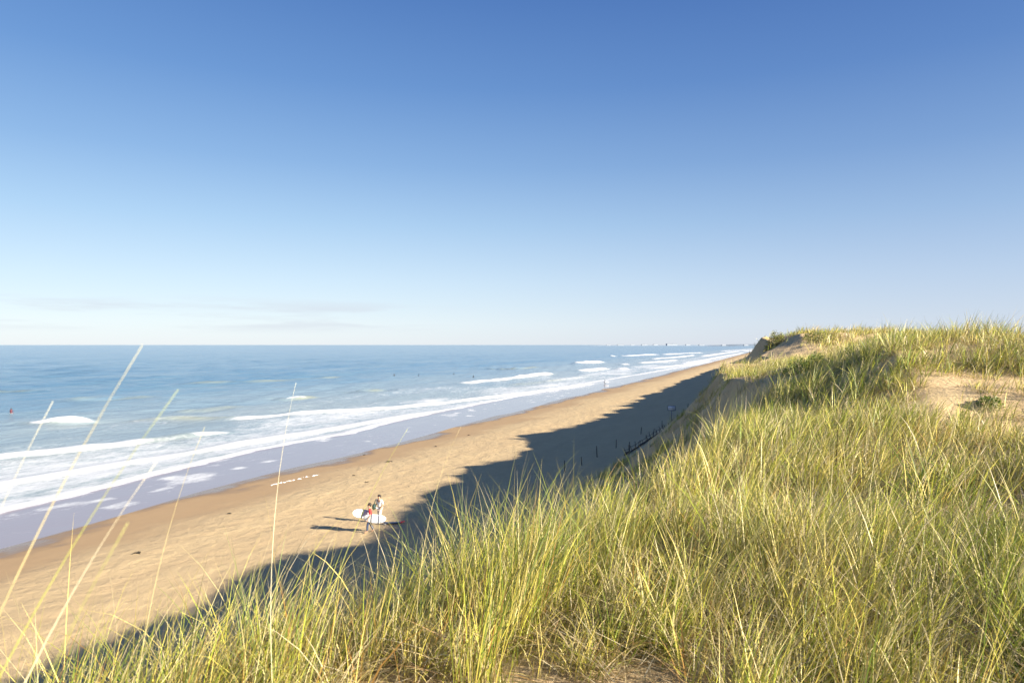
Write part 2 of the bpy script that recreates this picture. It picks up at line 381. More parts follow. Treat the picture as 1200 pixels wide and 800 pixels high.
# unbroken ridges with steep shoreward faces
for k, (pts, a) in enumerate((([P(40, 473), P(110, 469), P(200, 463)], 0.75), ([P(180, 483), P(240, 481), P(300, 475)], 0.8), ([P(318, 467.5), P(350, 466), P(380, 464)], 0.9),
                 ([P(400, 459), P(450, 457.5), P(480, 457)], 0.6), ([P(100, 497), P(200, 493), P(300, 488)], 0.45), ([P(190, 452), P(300, 447), P(420, 441)], 0.55),
                 ([P(550, 433), P(600, 432.5), P(640, 430)], 0.8), ([P(-120, 462), P(0, 460), P(110, 457)], 0.5), ([P(590, 452), P(650, 446), P(700, 440)], 0.4))):
    wave(pts, a, 0.10, 1.7, 3.5, 3, 0.10, 30 + k, None, 0.42)
wave([P(322, 467.3), P(350, 466.2), P(366, 465.5)], 0.1, 0.62, 0.8, 0.9, 1.5, 0.2, 41, 0.7)
foam = np.maximum(foam, 0.51 * sstep(-96, -74, T) * sstep(-58, -62, T) * (0.55 + 0.6 * vnoise(T / 9, Sg / 16, 95)) * far ** 0.3)
foam = np.maximum(foam, 0.42 * sstep(-125, -95, T) * (vnoise(T / 14, Sg / 25, 97)))
# patches left on the swash
foam = np.where(T > -59.5, np.maximum(foam, 0.50 * sstep(0.66, 0.95, 0.6 * vnoise(T / 1.3, Sg / 2.2, 99) + 0.5 * vnoise(T / 4, Sg / 9, 98)) * sstep(-45.5, -50, T)), foam)
foam = np.where(T > -40, 0, foam)
swash_edge = np.interp(Sg, [P(-420, 690)[1], P(0, 600)[1], P(300, 527)[1], P(600, 466)[1], P(868, 415)[1]], [P(-420, 690)[0], P(0, 600)[0], P(300, 527)[0], P(600, 466)[0], P(868, 415)[0]])
swash = sstep(-1.0, 1.0, T - swash_edge)
shallow = sstep(-190, -70, T) * (0.75 + 0.4 * fbm(T / 20, Sg / 40, 44, 3))
foam *= np.clip(1.3 - np.abs(T) / 4000, 0, 1)
V = np.stack([T.ravel(), Sg.ravel(), z.ravel()], 1)
sea = link('sea', mesh_np('sea', V, grid_faces(len(tt), len(ss)), {'foam': foam.ravel(), 'silt': silt.ravel(), 'shallow': np.clip(shallow, 0, 1).ravel(), 'swash': swash.ravel()}), M['water'])
tag(sea, 'blue sea with breaking waves and foam along the beach', 'sea', kind='structure')

# ------------------------------------------------------------------ marram grass
PAL = np.array([1.06, 1.03, 0.80]) * np.array([(0.27, 0.33, 0.050), (0.38, 0.40, 0.065), (0.14, 0.21, 0.035), (0.48, 0.43, 0.11), (0.58, 0.49, 0.20), (0.68, 0.62, 0.38), (0.30, 0.17, 0.06), (0.22, 0.30, 0.11)])
def blades(bx, by, bz, L, th0, th1, hx, hy, w, col, K=5, twist=None, kinkz=None):
    n = len(bx); u = np.linspace(0, 1, K + 1)
    px = np.zeros((n, K + 1)); py = np.zeros((n, K + 1)); pz = np.zeros((n, K + 1))
    px[:, 0] = bx; py[:, 0] = by; pz[:, 0] = bz
    for k in range(K):
        um = (k + 0.5) / K; th = th0 + (th1 - th0) * um ** 1.5
        px[:, k + 1] = px[:, k] + L / K * np.sin(th) * hx; py[:, k + 1] = py[:, k] + L / K * np.sin(th) * hy; pz[:, k + 1] = pz[:, k] + L / K * np.cos(th)
    phi = rng.uniform(0, math.pi, n) if twist is None else twist
    # side vector: perpendicular to lean, rotated by phi towards lean
    sx = -hy * np.cos(phi) + hx * np.sin(phi); sy_ = hx * np.cos(phi) + hy * np.sin(phi)
    ww = w[:, None] * 0.5 * np.clip(1.15 * (1 - u[None] ** 2.2), 0.06, 1)
    Vv = np.zeros((n, K + 1, 2, 3), np.float32)
    for j, sg in enumerate((-1, 1)):
        Vv[:, :, j, 0] = px + sg * ww * sx[:, None]; Vv[:, :, j, 1] = py + sg * ww * sy_[:, None]; Vv[:, :, j, 2] = pz
    base = (np.arange(n) * (K + 1) * 2)[:, None] + (np.arange(K) * 2)[None]
    F = np.stack([base, base + 1, base + 3, base + 2], 2).reshape(-1, 4)
    dry = np.array((0.20, 0.13, 0.055)); tip = np.array((0.45, 0.33, 0.14))  # dry blade bases, darkened further to paint shade into the gaps between blades
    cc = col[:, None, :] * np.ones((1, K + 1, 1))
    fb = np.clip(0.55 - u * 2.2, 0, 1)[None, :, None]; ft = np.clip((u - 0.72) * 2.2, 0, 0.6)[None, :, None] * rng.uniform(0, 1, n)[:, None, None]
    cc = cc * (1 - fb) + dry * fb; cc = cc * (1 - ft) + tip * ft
    cc = np.repeat(cc[:, :, None, :], 2, 2)
    return Vv.reshape(-1, 3), F, cc.reshape(-1, 3).astype(np.float32)
def cover(t, s):
    """how much grass grows here, 0..1"""
    te = te_of(s)
    c = sstep(-1.0, 0.2, t - te)
    c = np.maximum(c, 0.9 * sstep(0.46, 0.60, 0.5 + 0.5 * fbm(t / 1.8, s / 2.2, 41, 3)) * sstep(-10.5, -8, t - te) * sstep(4, 9, s))
    pt = 0.5 + 0.5 * fbm(t / 2.3, s / 2.3, 33, 3)
    c = c * (0.22 + 0.78 * sstep(0.30, 0.52, pt))
    def hole(t0, s0, rt, rs, k=1.0):
        wob = 0.35 * fbm(t / 0.7, s / 0.7, 37, 3)
        return 1 - k * sstep(1.15, 0.75, np.hypot((t - t0) / rt, (s - s0) / rs) + wob)
    c = c * hole(4.2, 15.0, 1.8, 2.8, 0.93) * hole(6.6, 16.2, 1.9, 1.5, 0.85)
    c = c * hole(*c2w(-0.05, 2.95), 0.55, 0.42, 0.93) * hole(*c2w(0.55, 3.1), 0.32, 0.25, 0.8) * hole(*c2w(-0.75, 3.0), 0.35, 0.3, 0.8)
    X_ = t * CA + s * SA; Y_ = -t * SA + s * CA
    c = c * (1 - 0.93 * sstep(2.75, 2.45, Y_ - 1.15 + 0.55 * fbm(t / 0.4, s / 0.4, 39, 2)) * sstep(-0.95, -0.6, X_) * sstep(1.15, 0.8, X_))
    c = c * (1 - 0.92 * sstep(3.0, 2.6, Y_) * sstep(-1.1, -0.8, X_) * sstep(2.6, 2.1, X_))
    c = c * hole(0.4, 68.0, 2.2, 5.5, 0.93)
    c = c * hole(-0.2, 33.5, 2.2, 4.2, 0.85)
    c = c * hole(*c2w(0.75, 7.3), 0.55, 0.35, 0.75)
    return c
def field(dmin, dmax, dens, per, wmul, brad, bearing=50, lmul=1.0, seed=1):
    """tufts of grass on the dune between two distances; several blades to a tuft"""
    rg = np.random.default_rng(seed)
    area = (R(bearing * 2) / 2) * (dmax ** 2 - dmin ** 2)
    n = int(area * dens / per)
    d = np.sqrt(rg.uniform(dmin ** 2, dmax ** 2, n)); b = rg.uniform(-R(bearing), R(bearing), n)
    t, s = c2w(d * np.sin(b), d * np.cos(b))
    keep = (rg.random(n) < cover(t, s)) & (t > -14) & (t < 16)
    t, s, d = t[keep], s[keep], d[keep]
    nt_ = len(t)
    size = np.clip(rg.normal(1.0, 0.22, nt_), 0.5, 1.5) * (0.50 + 0.8 * vnoise(t / 1.2, s / 1.2, 61))
    k = np.maximum(3, (per * rg.uniform(0.5, 1.5, nt_)).astype(int))
    idx = np.repeat(np.arange(nt_), k); m = len(idx)
    rr = brad * np.sqrt(rg.random(m)); aa = rg.uniform(0, 2 * math.pi, m)
    bx = t[idx] + rr * np.cos(aa); by = s[idx] + rr * np.sin(aa); bz = height(bx, by) - 0.02
    # tuft character picks a palette mix
    tone = vnoise(t / 2.2, s / 2.2, 71)[idx] * 0.6 + rg.random(nt_)[idx] * 0.4
    pg = rg.random(m)
    ci = np.where(tone < 0.42, rg.choice([0, 2, 7, 1, 0, 3, 4], m), np.where(tone < 0.62, rg.choice([1, 0, 3, 1, 4, 5, 2], m), rg.choice([3, 4, 1, 5, 6, 3, 4], m)))
    col = PAL[ci] * rg.uniform(0.5, 1.45, m)[:, None]
    dead = (pg < 0.18) | (rg.random(nt_)[idx] < 0.07)
    col[dead] = np.array((0.44, 0.37, 0.21)) * rg.uniform(0.8, 1.25, dead.sum())[:, None]
    L = 0.68 * size[idx] * rg.uniform(0.55, 1.2, m) * lmul
    # lean : outwards from the tuft + wind from the sea (to +x) with slow variation
    wind = 0.50 + 0.35 * fbm(t / 6, s / 6, 77, 2)[idx]
    wa = (0.10 + 0.8 * fbm(t / 4, s / 4, 79, 2) + rg.normal(0, 0.55, nt_))[idx]; wind = wind * np.clip(rg.normal(0.8, 0.35, nt_), 0, 1.6)[idx]
    vx = wind * np.cos(wa) + rr / brad * 0.35 * np.cos(aa) + rg.normal(0, 0.40, m)
    vy = wind * np.sin(wa) + rr / brad * 0.35 * np.sin(aa) + rg.normal(0, 0.40, m)
    mag = np.hypot(vx, vy); hx = vx / mag; hy = vy / mag
    th0 = 0.10 + 0.35 * mag * rg.uniform(0.3, 1, m); th1 = th0 + (0.25 + 1.0 * mag) * rg.uniform(0.4, 1.25, m)
    flop = rg.random(m) < 0.30
    th0[flop] += rg.uniform(0.4, 0.9, flop.sum()); th1[flop] = th0[flop] + rg.uniform(0.2, 0.9, flop.sum())
    th1 = np.minimum(th1, 2.0)
    w = 0.0045 * wmul * rg.uniform(0.5, 1.2, m) * np.where(rg.random(m) < 0.1, 1.7, 1.0)
    return bx, by, bz, L, th0, th1, hx, hy, w, col
def emit(name, parts, label, K=5):
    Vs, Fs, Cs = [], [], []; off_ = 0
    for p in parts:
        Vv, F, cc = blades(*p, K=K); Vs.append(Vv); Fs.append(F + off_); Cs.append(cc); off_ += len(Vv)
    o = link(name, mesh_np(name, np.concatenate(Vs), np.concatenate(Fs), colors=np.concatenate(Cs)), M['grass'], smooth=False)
    return tag(o, label, 'grass', kind='stuff')
def clear_cam(p, r=1.1):
    bx, by = p[0], p[1]
    X = bx * CA + by * SA; Y = -bx * SA + by * CA
    k = (np.hypot(bx, by) > r)
    lim = np.clip((np.hypot(bx, by) - 0.5) * 0.42 + 0.12, 0.25, 3)
    L = np.minimum(p[3], lim)
    return tuple((a[k] if i != 3 else L[k]) for i, a in enumerate(p))
def tall_tufts(spots):
    P_ = [[] for _ in range(10)]
    for (px, d, ln, n, rad) in spots:
        rg = np.random.default_rng(int(2000 + px * 7 + d * 100)); x0, y0 = c2w((px - 600) / 800 * d, d)
        aa = rg.uniform(0, 6.283, n); rr = rad * np.sqrt(rg.random(n)); bx = x0 + rr * np.cos(aa); by = y0 + rr * np.sin(aa)
        vx = (0.26 + .25 * (px < 300)) + rr / rad * .22 * np.cos(aa) + rg.normal(0, .2, n); vy = rr / rad * .22 * np.sin(aa) + rg.normal(0, .16, n); mag = np.hypot(vx, vy)
        th0 = .05 + .25 * mag; th1 = th0 + .9 * mag * rg.uniform(.3, 1.4, n); fl = rg.random(n) < .12; th1[fl] += rg.uniform(.5, 1.2, fl.sum())
        col = PAL[rg.choice([0, 1, 2, 3, 4, 5, 7, 3, 6], n)] * rg.uniform(.55, 1.2, n)[:, None]
        for k_, a_ in enumerate((bx, by, height(bx, by) - .02, ln * rg.uniform(.45, 1.1, n), th0, th1, vx / mag, vy / mag, .0046 * rg.uniform(.5, 1.4, n), col)): P_[k_].append(a_)
    return tuple(np.concatenate(a_) for a_ in P_)
tuft_spots = [(-40, 2.3, .8, 45, .12), (30, 3.1, .95, 70, .2), (90, 2.7, 1.0, 75, .2), (10, 3.6, .9, 60, .2), (60, 3.0, 1.0, 60, .2), (120, 2.5, .9, 50, .15), (120, 3.5, .7, 60, .18), (160, 2.9, .85, 50, .14), (200, 3.2, .8, 60, .16), (250, 2.7, .8, 50, .13), (270, 3.7, .75, 60, .18), (-10, 2.7, .8, 50, .15), (70, 2.2, .6, 40, .1), (150, 2.3, .6, 40, .1), (556, 3.7, 1.0, 60, .12), (592, 4.3, 1.15, 90, .16), (632, 4.6, 1.1, 80, .15), (610, 5.3, 1.05, 60, .16), (700, 5.2, .95, 60, .18), (745, 6.0, 1.0, 60, .2), (520, 4.4, .85, 40, .14),
              (322, 3.7, 1.0, 70, .14), (285, 3.3, .95, 50, .12), (232, 3.5, 1.05, 50, .12), (205, 4.2, .9, 30, .12), (440, 4.2, .8, 45, .13), (380, 3.9, .8, 40, .12), (130, 3.2, .85, 40, .13), (60, 2.6, .85, 34, .12), (20, 2.2, .8, 30, .12),
              (790, 8.0, 1.0, 70, .22), (822, 9.5, 1.05, 80, .25), (845, 11.5, 1.0, 70, .25), (868, 13.5, 1.0, 70, .3), (765, 9.0, .9, 60, .25), (330, 2.7, .75, 40, .1), (860, 3.2, .7, 50, .12), (1000, 3.4, .8, 50, .12), (1120, 3.2, .8, 50, .12), (930, 5.0, .8, 60, .14)]
near = [tall_tufts(tuft_spots), clear_cam(field(1.1, 7, 1350, 28, 1.25, 0.085, 58, 1.0, 1))]
mid_ = [field(7, 15, 620, 26, 2.0, 0.115, 52, 1.0, 2), field(15, 32, 380, 22, 2.7, 0.18, 48, 1.0, 3)]
farg = [field(32, 60, 130, 20, 3.6, 0.30, 40, 1.05, 4), field(60, 130, 32, 18, 7.5, 0.5, 34, 1.15, 5)]
# grass on the side the sun comes from, outside the view, so its shade falls as it should
emit('foreground_grass', near, 'tangled green and straw marram grass close to the camera')
emit('dune_grass', mid_, 'wind-bent marram grass covering the dune slope', K=4)
emit('ridge_grass', farg, 'marram grass on the far dune ridge and bluff', K=3)
# litter of dead stems lying on the sand
def litter(dmin, dmax, dens, w, L0, seed):
    rg = np.random.default_rng(seed); area = R(54) * (dmax ** 2 - dmin ** 2); n = int(area * dens)
    d = np.sqrt(rg.uniform(dmin ** 2, dmax ** 2, n)); b = rg.uniform(-R(54), R(54), n); t, s = c2w(d * np.sin(b), d * np.cos(b))
    k = (cover(t, s) + 0.10 > rg.random(n)) & (t > te_of(s) - 0.3) & (t < 16); t, s = t[k], s[k]; n = len(t)
    a = rg.uniform(0, 2 * math.pi, n); th0 = rg.uniform(0.9, 1.5, n); col = np.array([(0.48, 0.38, 0.20), (0.32, 0.20, 0.09), (0.55, 0.48, 0.33)])[rg.integers(0, 3, n)] * rg.uniform(0.7, 1.2, n)[:, None]
    return t, s, height(t, s) + 0.004 + 0.16 * rg.random(n) ** 2 * cover(t, s), L0 * rg.uniform(0.4, 1.2, n), th0, np.minimum(th0 + rg.uniform(0, 0.4, n), 1.68), np.cos(a), np.sin(a), w * rg.uniform(0.6, 1.3, n), col
emit('grass_litter', [litter(1.2, 8, 650, 0.0055, 0.38, 8), litter(8, 26, 200, 0.010, 0.42, 9)], 'dead brown grass stems lying over the dune sand', K=3)

# ------------------------------------------------------------------ single long blades close to the lens
def stalk(tipX, tipY, tipz, baseX, baseY, w, col, label, bow=0.19):
    tt_, ts_ = c2w(tipX, tipY); bt, bs = c2w(baseX, baseY); bz = H(bt, bs) - 0.02
    p0 = Vector((bt, bs, bz)); p2 = Vector((tt_, ts_, tipz)); mid = (p0 + p2) / 2 + Vector((-bow * 0.9, 0, bow))
    n = 16; pts = []; rad = []
    for i in range(n + 1):
        u = i / n; p = p0 * (1 - u) ** 2 + mid * 2 * u * (1 - u) + p2 * u * u
        pts.append(p - p0); rad.append(max(0.0004, w * 0.31 * min(1, 1.25 * (1 - u ** 2.5))))
    def f(bm): tube(bm, pts, rad, 6, 0.35)
    o = bm_obj('grass_stalk', f, M[col], None, p0)
    return tag(o, label, 'grass stalk', 'long grass stalks in the near left foreground')
for nm, cc in (('straw', (0.58, 0.50, 0.24)), ('lime', (0.40, 0.42, 0.10)), ('pale', (0.68, 0.62, 0.42))):
    M[nm] = simple(nm + '_blade', cc, 0.5, scale=3, var=0.2)
def px3(px, py, d): return (px - 600) / 800 * d, d, CAMZ - (py - 404) / 800 * d
for (tip, d, bX, bY, w, col, lab) in (
    ((167, 404), 1.15, -1.22, 1.05, 0.0052, 'straw', 'longest yellow grass stalk, its tip crossing the sea horizon'),
    ((209, 456), 1.2, -1.30, 1.1, 0.0050, 'lime', 'yellow-green grass stalk slanting over the surf below the longest stalk'),
    ((184, 540), 1.3, -1.25, 1.2, 0.0048, 'pale', 'pale grass stalk slanting across the swash and wet sand'),
    ((62, 470), 1.4, -1.35, 1.3, 0.0016, 'pale', 'very thin pale stalk in front of the left breaker'),
    ((240, 500), 2.2, -1.32, 2.3, 0.0030, 'straw', 'thin straw stalk rising over the swash, right of the pale slanting stalk'),
    ((347, 448), 2.8, -1.02, 3.0, 0.0042, 'pale', 'tall upright pale stalk whose tip overlaps the small cresting wave'),
    ((150, 612), 0.95, -0.98, 1.0, 0.0042, 'lime', 'short lime grass blade bent over the sand at the left edge'),
    ((478, 502), 2.6, -0.88, 2.7, 0.0044, 'lime', 'tall slanting green stalk just left of the two people'),
    ((540, 500), 3.6, -0.52, 3.7, 0.0036, 'straw', 'straw stalk standing over the beach, right of the two people')):
    X, Y, zz = px3(tip[0], tip[1], d); stalk(X, Y, zz, bX, bY, w, col, lab)

# ------------------------------------------------------------------ low plants and twigs
def leafy(name, x, y, r, h, n, ls, cols, label, cat, stems=12, group=None):
    rg = np.random.default_rng(int(abs(x * 100 + y * 10)) + n)
    z0 = H(x, y); root = empty(name, (x, y, z0), label=label, cat=cat, group=group)
    a = rg.uniform(0, 2 * math.pi, n); q = np.sqrt(rg.random(n)); cx = r * q * np.cos(a); cy = r * q * np.sin(a)
    cz = h * rg.random(n) ** 0.7 * (1 - 0.6 * q ** 2) * (0.6 + 0.8 * vnoise(cx / (r * .4) + x, cy / (r * .4) + y, 5)) + height(x + cx, y + cy) - z0 + 0.01
    c = np.stack([cx, cy, cz], 1)
    u = rg.normal(0, 1, (n, 3)); u[:, 2] = np.abs(u[:, 2]) * 0.6; u /= np.linalg.norm(u, axis=1)[:, None]
    v = np.cross(u, rg.normal(0, 1, (n, 3))); v /= np.linalg.norm(v, axis=1)[:, None]
    l = ls * rg.uniform(0.6, 1.3, n)[:, None]
    V_ = np.stack([c - v * l * 0.08, c + u * l * 0.5 + v * l * 0.22, c + u * l, c + u * l * 0.5 - v * l * 0.22], 1).reshape(-1, 3)
    F_ = np.arange(4 * n).reshape(n, 4)
    cc = np.array(cols)[rg.integers(0, len(cols), n)] * rg.uniform(0.75, 1.25, n)[:, None]
    link('foliage', mesh_np(name + '_foliage', V_, F_, colors=np.repeat(cc, 4, 0)), M['leaf'], root, smooth=False)
    def st(bm):
        for i in range(stems):
            k = int(rg.integers(0, n)); p = Vector(c[k]); tube(bm, [(0.15 * p.x, 0.15 * p.y, -0.02), (p.x * 0.6, p.y * 0.6, p.z * 0.6), p], [0.004 * (1 + h), 0.003 * (1 + h), 0.001], 5)
    bm_obj('stem', st, M['wood'], root)
    return root
GR = [(0.11, 0.18, 0.035), (0.17, 0.24, 0.05), (0.08, 0.13, 0.03)]
x, y = c2w(-0.16, 3.25)
leafy('beach_herb', x, y, 0.13, 0.13, 1400, 0.022, GR, 'small dark green fleshy herb on the bare sand at the bottom centre', 'plant')
for px, py, r, h, n, lab in ((942, 436, 1.0, 0.8, 1500, 'dark green leafy shrub at the far rim of the shaded sand hollow'), (1160, 478, 0.2, 0.2, 420, 'green leafy plant at the lower edge of the bright sand patch'),
                             (906, 404, 1.0, 1.1, 1500, 'brown-green bush clinging to the seaward end of the far bluff'), (960, 398, 1.4, 0.6, 1200, 'green bush on top of the far bluff behind its bare sand')):
    gx, gy, gz = ray_ground(px, py, 120)
    dd = math.hypot(gx, gy)
    leafy('leafy_shrub', gx, gy, r, h, n, 0.04 + 0.0016 * dd, GR if 930 < px < 1165 and px != 960 else [(0.20, 0.22, 0.06), (0.28, 0.22, 0.09), (0.15, 0.17, 0.05)], lab, 'shrub')
# pale tangle of dead twigs
gx, gy, gz = ray_ground(684, 590, 40)
tw = empty('dead_twig_tangle', (gx, gy, gz), label='pale grey tangle of dead twigs at the dune edge, below the shaded beach', cat='dead bush')
def twf(bm):
    for i in range(46):
        a = random.uniform(0, 6.28); r0 = random.uniform(0, 0.30); p = Vector((r0 * math.cos(a), r0 * math.sin(a), -0.02)); d = Vector((random.gauss(0, .7), random.gauss(0, .7), random.uniform(.3, 1.2))).normalized(); pts = [p]; 
        for k in range(5): d = (d + Vector([random.gauss(0, .28) for _ in range(3)])).normalized(); p = p + d * random.uniform(.05, .12); pts.append(p)
        tube(bm, pts, [0.0045, .004, .0035, .003, .0022, .0012], 5)
bm_obj('branch', twf, M['twig'], tw)

# ------------------------------------------------------------------ posts, rail and sign at the dune foot
def on_beach(px, py, z0=2.4):
    d = (CAMZ - z0) * 800 / (py - 404); x_, y_ = c2w((px - 600) / 800 * d, d); return x_, y_, H(x_, y_)
def post(px, py, hgt, tilt, lab):
    gx, gy, gz = on_beach(px, py)
    def f(bm):
        n = 5; tube(bm, [(tilt * hgt * k / n, 0.02 * math.sin(k), -0.15 + (hgt + .15) * k / n) for k in range(n + 1)], [0.045, 0.043, 0.042, 0.040, 0.038, 0.03], 8)
    o = bm_obj('wooden_stake', f, M['wood'], None, (gx, gy, gz), random.uniform(0, 3))
    return tag(o, lab, 'stake', 'dark stakes in the shaded sand')
spots = [(662, 548, 1.0, .05), (682, 541, .8, -.1), (700, 532, 1.1, .12), (722, 522, .9, .02), (738, 527, 1.0, -.06), (751, 506, .9, .1), (766, 508, .8, -.12), (776, 501, 1.0, .03), (801, 492, .9, .0), (806, 478, 1.0, .1), (814, 484, .9, -.08), (826, 472, 1.0, .05)]
ords = ['first', 'second', 'third', 'fourth', 'fifth', 'sixth', 'seventh', 'eighth', 'ninth', 'tenth', 'eleventh', 'last']
for i, (a, b, h_, ti) in enumerate(spots):
    post(a, b, h_, ti, f'{ords[i]} dark wooden stake from the left in the shaded beach sand' if i < 11 else 'last dark wooden stake, furthest right in the shaded beach sand')
gx, gy, gz = on_beach(787, 499)
sg = empty('notice_sign', (gx, gy, gz), R(12), label='small white notice board with a dark band on a post in the shaded sand', cat='sign')
bm_obj('post', lambda bm: tube(bm, [(0, 0.03, -0.3), (0, 0.03, 1.0), (0, 0.03, 2.05)], [0.045, 0.045, 0.045], 10), M['metal'], sg)
pn = bm_obj('panel', lambda bm: box(bm, (0, 0, 1.78), (0.90, 0.03, 0.56), 0.008), M['white'], sg)
bm_obj('frame', lambda bm: [box(bm, (0, 0.0, 2.085), (0.98, 0.05, 0.05)), box(bm, (0, 0, 1.475), (0.98, 0.05, 0.05)), box(bm, (-0.475, 0, 1.78), (0.05, 0.05, 0.558)), box(bm, (0.475, 0, 1.78), (0.05, 0.05, 0.558))], M['navy'], sg, smooth=False)
for (z0, cells) in ((1.83, 9), (1.75, 7)):
    def txt(bm):
        xx = -0.36
        for k in range(cells):
            w_ = random.uniform(0.04, 0.10)
            if xx + w_ > 0.36: break
            box(bm, (xx + w_ / 2, -0.018, z0), (w_, 0.004, 0.028)); xx += w_ + 0.015
    bm_obj('lettering', txt, M['navy'], pn, smooth=False)
# collapsed paling fence along the foot of the dune
def fence(pts, lab):
    g = [on_beach(a, b) for a, b in pts]
    o0 = Vector(g[0]); f0 = empty('paling_fence', o0, label=lab, cat='fence')
    P3 = []
    for (a, b) in zip(g, g[1:]):
        va, vb = Vector(a), Vector(b); n = max(2, int((vb - va).length / 0.13))
        for k in range(n):
            p = va.lerp(vb, k / n); p.z = H(p.x, p.y); P3.append(p)
    for i in range(0, len(P3), 9):
        q = P3[i] - o0; h_ = random.uniform(.45, .85); l_ = -0.15 + random.gauss(0, .14)
        bm_obj('pale', lambda bm: tube(bm, [q + Vector((0, 0, -.1)), q + Vector((l_ * .5, random.gauss(0, .03), h_ * .5)), q + Vector((l_, random.gauss(0, .05), h_))], [.035, .032, .025], 6), M['wood'], f0)
    for h_, r_ in ((.06, .09), (.42, .022)):
        st_ = P3[::6]; bm_obj('rail', lambda bm: tube(bm, [p - o0 + Vector((-0.15 * h_ - .02, 0, h_ + random.gauss(0, .04))) for p in st_], [r_] * len(st_), 6), M['wood'], f0)
fence([(842, 463), (828, 477), (812, 488), (790, 505), (760, 524), (730, 543)], 'dark sagging paling fence along the shaded dune foot')

# driftwood / seaweed on the beach
def weed(px, py, r, lab, foamy=False):
    gx, gy, gz = ray_ground(px, py, 300)
    def f(bm):
        for k in range(9):
            a = random.uniform(0, 6.28); L_ = r * random.uniform(.5, 1.1); p = Vector((random.gauss(0, r * .25), random.gauss(0, r * .25), .01))
            tube(bm, [p + Vector((math.cos(a) * L_ * u, math.sin(a) * L_ * u, .03 * math.sin(3.1 * u) + .01)) for u in (0, .33, .66, 1)], [.02, .045, .035, .01], 6, .5)
    o = bm_obj('seaweed_clump', f, M['weed'], None, (gx, gy, gz)); tag(o, lab, 'seaweed', 'seaweed clumps on the beach')
for px, py, r, lab in ((456, 541, .45, 'largest dark seaweed clump, on the smooth sand beyond the two people'), (426, 533, .2, 'small seaweed clump at the water edge beyond the largest clump'), (510, 523, .22, 'small seaweed clump on sand, right of and beyond the largest clump'),
                       (549, 510, .22, 'small seaweed clump highest on the sunlit sand strip, near the shade'), (430, 565, .2, 'small seaweed clump between the largest clump and the people'), (415, 557, .18, 'tiny seaweed clump left of and below the largest clump'),
                       (268, 602, .25, 'seaweed clump on wet sand at left below the foam streak'), (161, 648, .25, 'seaweed clump on open sand near the left edge')):
    weed(px, py, r, lab)
def foamstrip(pts, w, lab):
    g = [Vector(ray_ground(a, b, 300)) for a, b in pts]; o0 = g[0]
    def f(bm):
        n = 60
        for k in range(n):
            u = k / n * (len(g) - 1); i = int(u); p = g[i].lerp(g[min(i + 1, len(g) - 1)], u - i) - o0
            p = p + Vector((random.gauss(0, .16), random.gauss(0, .16), 0))
            if math.sin(k * 0.55) + random.gauss(0, .4) < -0.35: continue
            p.z = 0; r_ = w * random.choice([.25, .4, .6, .8, 1.3]); s_ = bmesh.ops.create_icosphere(bm, subdivisions=2, radius=1)['verts']
            zz_ = H(p.x + o0.x, p.y + o0.y) - o0.z
            for v in s_:
                q = 1 + .35 * math.sin(v.co.x * 5 + k) * math.cos(v.co.y * 4 + k * 2); v.co = Vector((p.x + v.co.x * r_ * q, p.y + v.co.y * r_ * 1.6 * q, zz_ + v.co.z * .03))
    o = bm_obj('sea_foam', f, M['foam'], None, o0); tag(o, lab, 'sea foam', kind='stuff')
foamstrip([(318, 568), (345, 562), (371, 556)], .085, 'white foam streak stranded on the wet sand')

